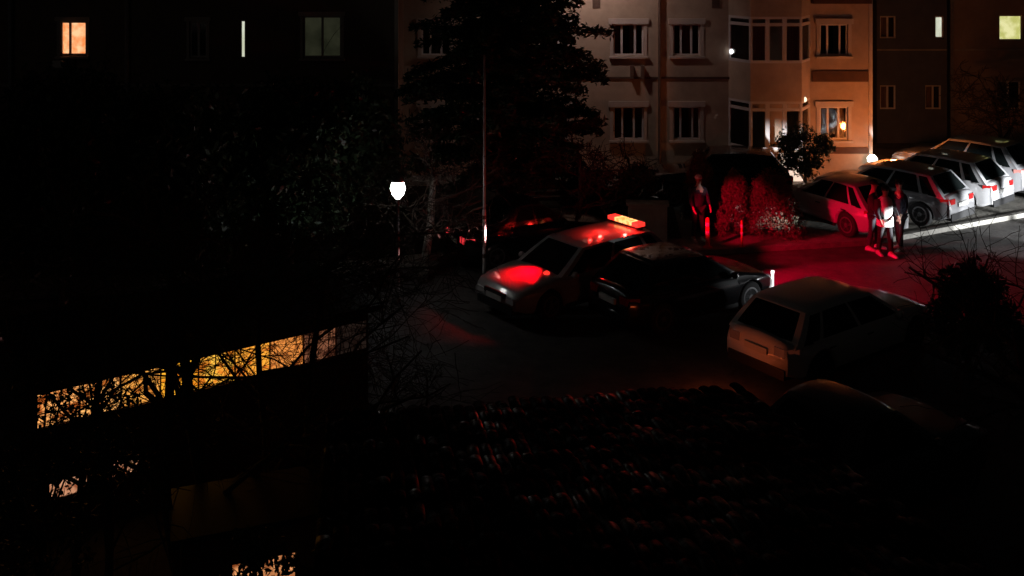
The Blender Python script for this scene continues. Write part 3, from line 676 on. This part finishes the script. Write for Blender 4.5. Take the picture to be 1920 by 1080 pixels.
# street lamp behind conifer (head above the frame)
e = empty('street_lamp', (at(990, 32.7).x, 32.7, .12), 0, 'tall street lamp standing behind the conifer, only its grey shaft showing', 'street lamp')
b = MB(); b.tube([(0, 0, 0), (0, 0, 7.2), (.3, .0, 7.6), (1.5, 0, 7.75)], [.08, .06, .05, .04], 10); b.build('pole', M['metal'], e, True)
b = MB(); b.box(1.4, 2.0, -.12, .12, 7.70, 7.80); hd = b.build('lamp_head', M['metal'], e)
b = MB(); b.box(1.45, 1.95, -.09, .09, 7.67, 7.698); b.build('diffuser', emis('street_diffuser', (1, .9, .85), 2), hd)
light('street_lamp_light', 'SPOT', (e.location.x+1.7, 32.7, 7.64), 175, (1, .76, .70), aim=(e.location.x+1.8, 34.6, 6.3), size=160, blend=.8, rad=.12)
# tall pole behind the emergency car
p = at(908, 23.3); e = empty('steel_pole', p, 0, 'thin tall pole with a white painted lower part behind the emergency car bonnet', 'pole')
b = MB(); b.lathe([(.05, 0), (.05, .02), (.032, .05), (.030, 4.6), (.022, 5.4), (.015, 5.42)], n=10); b.build('shaft', M['metal'], e, True)
b = MB(); b.lathe([(.034, .45), (.039, .46), (.039, 1.88), (.034, 1.9)], n=12); b.build('painted_sleeve', M['postwhite'], e, True)
b = MB(); b.lathe([(.042, .80), (.044, .81), (.044, .88), (.042, .89)], n=12); b.lathe([(.042, 1.68), (.044, 1.69), (.044, 1.76), (.042, 1.77)], n=12); b.build('clamp', M['pipe'], e, True)
# bollards
for i, (px, py, h, r, lab) in enumerate(((1327, 473, .78, .055, 'stout red bollard beside the standing man'), (1391, 472, .70, .03, 'thin red bollard before the narrow conical shrub'))):
    q = gr(px, py); e = empty('bollard', (q.x, q.y, .115), 0, lab, 'bollard', 'red bollards on the kerb')
    b = MB(); b.lathe([(r*2.2, 0), (r*2.2, .03), (r*1.05, .05), (r, h-.03), (r*.6, h)], n=12); b.build('post', M['postred'], e, True)
    b = MB(); b.lathe([(r+.004, h*.72), (r+.006, h*.73), (r+.006, h*.83), (r+.004, h*.84)], n=12); b.lathe([(r+.004, h*.45), (r+.006, h*.46), (r+.006, h*.55), (r+.004, h*.56)], n=12); b.build('reflective_band', M['postwhite'], e, True)
# cabinet
q = gr(1212, 482); e = empty('utility_cabinet', (q.x+.15, q.y+.5, .115), R(-5), 'squat utility cabinet glowing red behind the light bar', 'cabinet')
b = MB(); b.box(-.55, .45, 0, .4, .08, 1.05); b.build('casing', M['slab'], e)
b = MB(); b.box(-.60, .50, -.04, .44, 1.05, 1.10); b.build('lid', M['slab'], e)
b = MB(); b.box(-.50, -.07, -.015, -.002, .15, 1.0); b.build('door', M['slab'], e); b = MB(); b.box(-.03, .40, -.015, -.002, .15, 1.0); b.build('door', M['slab'], e)
# slatted gate panel
e = empty('slatted_gate', (at(1018, 30.5).x, 30.5, .12), R(4), 'pale slatted gate glimpsed between the tree trunks under the conifer', 'gate')
b = MB(); b.box(-.62, -.54, -.04, .04, 0, 1.75); b.box(.54, .62, -.04, .04, 0, 1.75); b.build('post', M['trim'], e)
b = MB()
for k in range(9): b.box(-.54, .54, -.015, .015, .15+k*.17, .26+k*.17)
b.build('slats', M['trim'], e)

# ------------------------------------------------------------------ people
def skinned(name, chains, m, parent, sub=1):
    """one continuous skin surface from connected chains: joints dict-of-lists"""
    V_, E_, Rr, idx = [], [], [], {}
    for ch in chains:
        prev = None
        for key, pos, r in ch:
            if key in idx: i = idx[key]
            else: i = len(V_); V_.append(pos); Rr.append(r); idx[key] = i
            if prev is not None and prev != i: E_.append((prev, i))
            prev = i
    me = bpy.data.meshes.new(name); me.from_pydata(V_, E_, []); o = bpy.data.objects.new(name, me); COL.objects.link(o)
    o.modifiers.new('skin', 'SKIN'); s = o.modifiers.new('sub', 'SUBSURF'); s.levels = sub; s.render_levels = sub
    for i, sv in enumerate(me.skin_vertices[0].data): sv.radius = Rr[i] if isinstance(Rr[i], tuple) else (Rr[i], Rr[i]); sv.use_root = (i == 0)
    C.view_layer.update(); dg = C.evaluated_depsgraph_get(); m2 = bpy.data.meshes.new_from_object(o.evaluated_get(dg)); o.modifiers.clear()
    o.data = m2; m2.name = name; m2.materials.clear(); m2.materials.append(m); m2.polygons.foreach_set('use_smooth', [True]*len(m2.polygons)); o.parent = parent; return o
def person(loc, rz, H, label, top, legs, shoes, arm=((.25, .1), (.25, -.1)), stance=(.12, .05), vest=None, hat=None, bendarm=(0, 0), coat=0, group=None):
    e = empty('person', loc, rz, label, 'person', group); k = H/1.75   # faces +x, left = +y
    def P(x, y, z): return (x*k, y*k, z*k)
    hip, kn, an = .92, .50, .09
    body = [[('p', P(0, 0, .95), (.12*k, .10*k)), ('s', P(.0, 0, 1.18), (.11*k, .10*k)), ('c', P(0, 0, 1.36), (.13*k, .11*k)), ('n', P(.01, 0, 1.50), .055*k), ('h0', P(.03, 0, 1.58), .075*k), ('h1', P(.03, 0, 1.66), .090*k), ('h2', P(.02, 0, 1.71), .07*k)]]
    jk = [[('s', P(0, 0, 1.12), (.15*k, .17*k)), ('p', P(0, 0, .92 if not coat else .80), (.155*k, .185*k)), ], [('s', 0, 0), ('c', P(0, 0, 1.36), (.14*k, .17*k)), ('n', P(0, 0, 1.47), (.075*k, .08*k))]]
    tr = [[('p', P(0, 0, .93), (.12*k, .14*k))]]; sh = []
    for s, key in ((1, 'l'), (-1, 'r')):
        fwd = stance[1]*s; ky = s*.10; fy = s*stance[0]
        body.append([('p', 0, 0), ('hip'+key, P(0, s*.09, .88), .085*k), ('k'+key, P(fwd*.5+.02, ky, kn), .055*k), ('a'+key, P(fwd, fy, an), .04*k), ('t'+key, P(fwd+.13, fy+s*.02, .04), .035*k)])
        tr.append([('p', 0, 0), ('hip'+key, P(0, s*.095, .85), .105*k), ('k'+key, P(fwd*.5+.02, ky, kn), .075*k), ('a'+key, P(fwd, fy, .10), .065*k)])
        a = arm[0 if s > 0 else 1]; ben = bendarm[0 if s > 0 else 1]
        el = P(-.03+a[0]*.3, s*.27, 1.12); wr = P(a[0]*.3+.06+ben*.22, s*(.28-ben*.12), .90+ben*.24); hd_ = P(a[0]*.3+.09+ben*.30, s*(.28-ben*.15), .82+ben*.27)
        body.append([('c', 0, 0), ('sh'+key, P(0, s*.18, 1.38), .06*k), ('e'+key, el, .042*k), ('w'+key, wr, .028*k), ('pm'+key, hd_, (.038*k, .022*k))])
        hv = Vector(hd_); dv = (hv-Vector(wr)).normalized(); sd2 = Vector((dv.z, 0, -dv.x)).normalized()
        for f_, off in enumerate((-.027, -.009, .009, .027)):
            ln = (.065, .078, .073, .058)[f_]*k
            p1 = hv+sd2*off*k+dv*.03*k; p2 = p1+dv*ln*.5+Vector((0, -s*.008, 0)); p3 = p2+dv*ln*.5+Vector((0, -s*.018, 0))
            body.append([('pm'+key, 0, 0), ('f%d1%s' % (f_, key), tuple(p1), .009*k), ('f%d2%s' % (f_, key), tuple(p2), .0085*k), ('f%d3%s' % (f_, key), tuple(p3), .007*k)])
        q1 = hv-dv*.02*k+sd2*.035*k; q2 = q1+sd2*.02*k+dv*.035*k; body.append([('pm'+key, 0, 0), ('th1'+key, tuple(q1), .010*k), ('th2'+key, tuple(q2), .008*k)])
        jk.append([('c', 0, 0), ('sh'+key, P(0, s*.185, 1.37), .082*k), ('e'+key, el, .062*k), ('w'+key, wr, .048*k)])
        q = MB(); T = Matrix.Translation(P(fwd+.05, fy+s*.01, 0)) @ Matrix.Rotation(s*.15, 4, 'Z')
        prf = [(-.13, .04, .075), (-.10, .045, .10), (0, .045, .095), (.08, .052, .065), (.15, .045, .045), (.175, .02, .025)]; vs = []
        for x, w_, h in prf:
            for (yy, zz) in ((-w_, 0), (-w_, h*.5), (-w_*.6, h), (w_*.6, h), (w_, h*.5), (w_, 0)): vs.append(T @ (Vector((x, yy, zz))*k))
        n = 6; fs = [(i*n+j, i*n+(j+1) % n, (i+1)*n+(j+1) % n, (i+1)*n+j) for i in range(5) for j in range(n)]+[tuple(range(n))[::-1], tuple(5*n+j for j in range(n))]
        q.add(vs, fs); sh.append(q)
    bd = skinned('body', body, M['skin'], e)
    # nose, ears and brow as vertices of the same mesh
    fm = MB(); fm.v = [tuple(v.co) for v in bd.data.vertices]; fm.f = [tuple(p.vertices) for p in bd.data.polygons]; fm.m = [0]*len(fm.f)
    zf = 1.63*k; xf_ = (.03+.085)*k
    fm.add([(xf_-.005, 0, zf+.035*k), (xf_+.028*k, 0, zf-.012*k), (xf_-.005, .018*k, zf-.015*k), (xf_-.005, -.018*k, zf-.015*k)], [(0, 2, 1), (0, 1, 3), (2, 3, 1), (0, 3, 2)])
    for s in (1, -1): fm.lathe([(.012*k, -.008), (.022*k, 0), (.012*k, .008)], (.02*k, s*.088*k, zf), 8, axis='Y')
    bpy.data.objects.remove(bd); fo = fm.build('body', M['skin'], e, True)
    skinned('jacket', jk, M[top], e); skinned('trousers', tr, M[legs], e)
    for q in sh: q.build('shoe', M[shoes], e, True)
    hq = MB(); hr = .098*k
    hq.lathe([(hr*.98, -.01*k), (hr*1.04, .03*k), (hr*.93, .07*k), (hr*.6, .10*k), (hr*.12, .115*k)], (.012*k, 0, 1.665*k), 14); hq.build('hat' if hat else 'hair', M[hat or 'hair'], e, True)
    ey = MB()
    for s in (1, -1): ey.lathe([(.002, -.008), (.010*k, 0), (.002, .008)], (xf_-.012*k, s*.032*k, zf+.028*k), 8)
    ey.build('eyes', M['hair'], e, True)
    if vest:
        vq = MB(); vs = []; prf = [(.76, .185, .20), (.95, .175, .195), (1.12, .165, .185), (1.3, .165, .19), (1.42, .13, .17), (1.49, .085, .09)]; n = 20
        for z, rx_, ry_ in prf:
            for j in range(n):
                t = 2*pi*j/n; c_, s_ = cos(t), sin(t); vs.append((rx_*k*math.copysign(abs(c_)**.8, c_), ry_*k*math.copysign(abs(s_)**.8, s_), z*k))
        vq.add(vs, [(i*n+j, i*n+(j+1) % n, (i+1)*n+(j+1) % n, (i+1)*n+j) for i in range(5) for j in range(n)]); vq.build('vest', M[vest], e, True)
    return e
person(at(1637, 26.6), R(-30), 1.80, 'standing person in a dark jacket, left of the group, with pale shoes', 'darkcloth', 'denim', 'shoe', bendarm=(.7, .3), stance=(.14, .08))
person(at(1659, 26.1), R(-75), 1.76, 'standing person in a long white vest between two dark clad companions', 'darkcloth', 'darkcloth', 'shoe', vest='whitecloth', bendarm=(.5, .2), stance=(.1, .12))
person(at(1687, 26.6), R(200), 1.80, 'standing person in a dark coat, right of the group by the silver car', 'navy', 'darkcloth', 'shoe', bendarm=(.2, .8), stance=(.16, .1), coat=1)
person(at(1309, 27.0, z=.115), R(-70), 1.72, 'person in a dark jacket with a pale cap standing behind the stout red bollard', 'navy', 'darkcloth', 'shoe', hat='whitecloth', bendarm=(.2, .2))

# ------------------------------------------------------------------ lamps of the vehicles
lbw = Matrix.Translation(le) @ Matrix.Rotation(ae, 4, 'Z') @ Vector((LBX, 0, 1.66))
for k, (tx, ty, tz, e_, sz) in enumerate(((8.3, 23.9, 0, 3800, 36), (9.1, 26.7, .2, 2000, 27), (6.9, 28.0, .5, 1300, 24))):
    light('light_bar_red_side', 'SPOT', lbw+Vector((.1, 0, .25)), e_, (1, .0, .035), aim=(tx, ty, tz), size=sz, blend=.5, rad=.08)
for gx, gy, e_ in ((.35, .38, 26), (.95, .15, 14), (1.3, .2, 4)):
    light('light_bar_glow', 'POINT', Matrix.Translation(le) @ Matrix.Rotation(ae, 4, 'Z') @ Vector((LBX+gx, gy, 1.50)), e_, (1, .02, .015), rad=.04)
EM = Matrix.Translation(le) @ Matrix.Rotation(ae, 4, 'Z')
light('bonnet_red_fill', 'SPOT', EM @ Vector((1.42, .12, 1.28)), 300, (1, .0, .004), aim=EM @ Vector((1.60, .05, .75)), size=98, blend=1, rad=.05)  # unseen red spot added above the bonnet to light it
light('light_bar_pole_side', 'SPOT', lbw+Vector((0, 0, .1)), 20000, (1, .42, .40), aim=(-.63, 23.3, 1.35), size=6, blend=.6, rad=.05)
# head lamps of a vehicle beyond the right edge
for tx, ty, tz, e_, sz in ((9.5, 26.05, .85, 34000, 4), (11.8, 27.6, .1, 9000, 14), (13.2, 29.0, .35, 24000, 15), (14.9, 30.6, .35, 24000, 14), (5.7, 22.4, .75, 2500, 7), (4.95, 27.0, 1.5, 2500, 1.2)):
    light('headlight_beam', 'SPOT', (20, 22, .8), e_, (.95, .98, 1), aim=(tx, ty, tz), size=sz, blend=.5, rad=.08)
# unseen red fill added behind the white hatchback to colour its rear
tp = Matrix.Translation(ls) @ Matrix.Rotation(as_, 4, 'Z') @ Vector((-2.2-1.1, .0, .45))
light('rear_red_fill', 'POINT', tp, 7, (1, .15, .04), rad=.15)
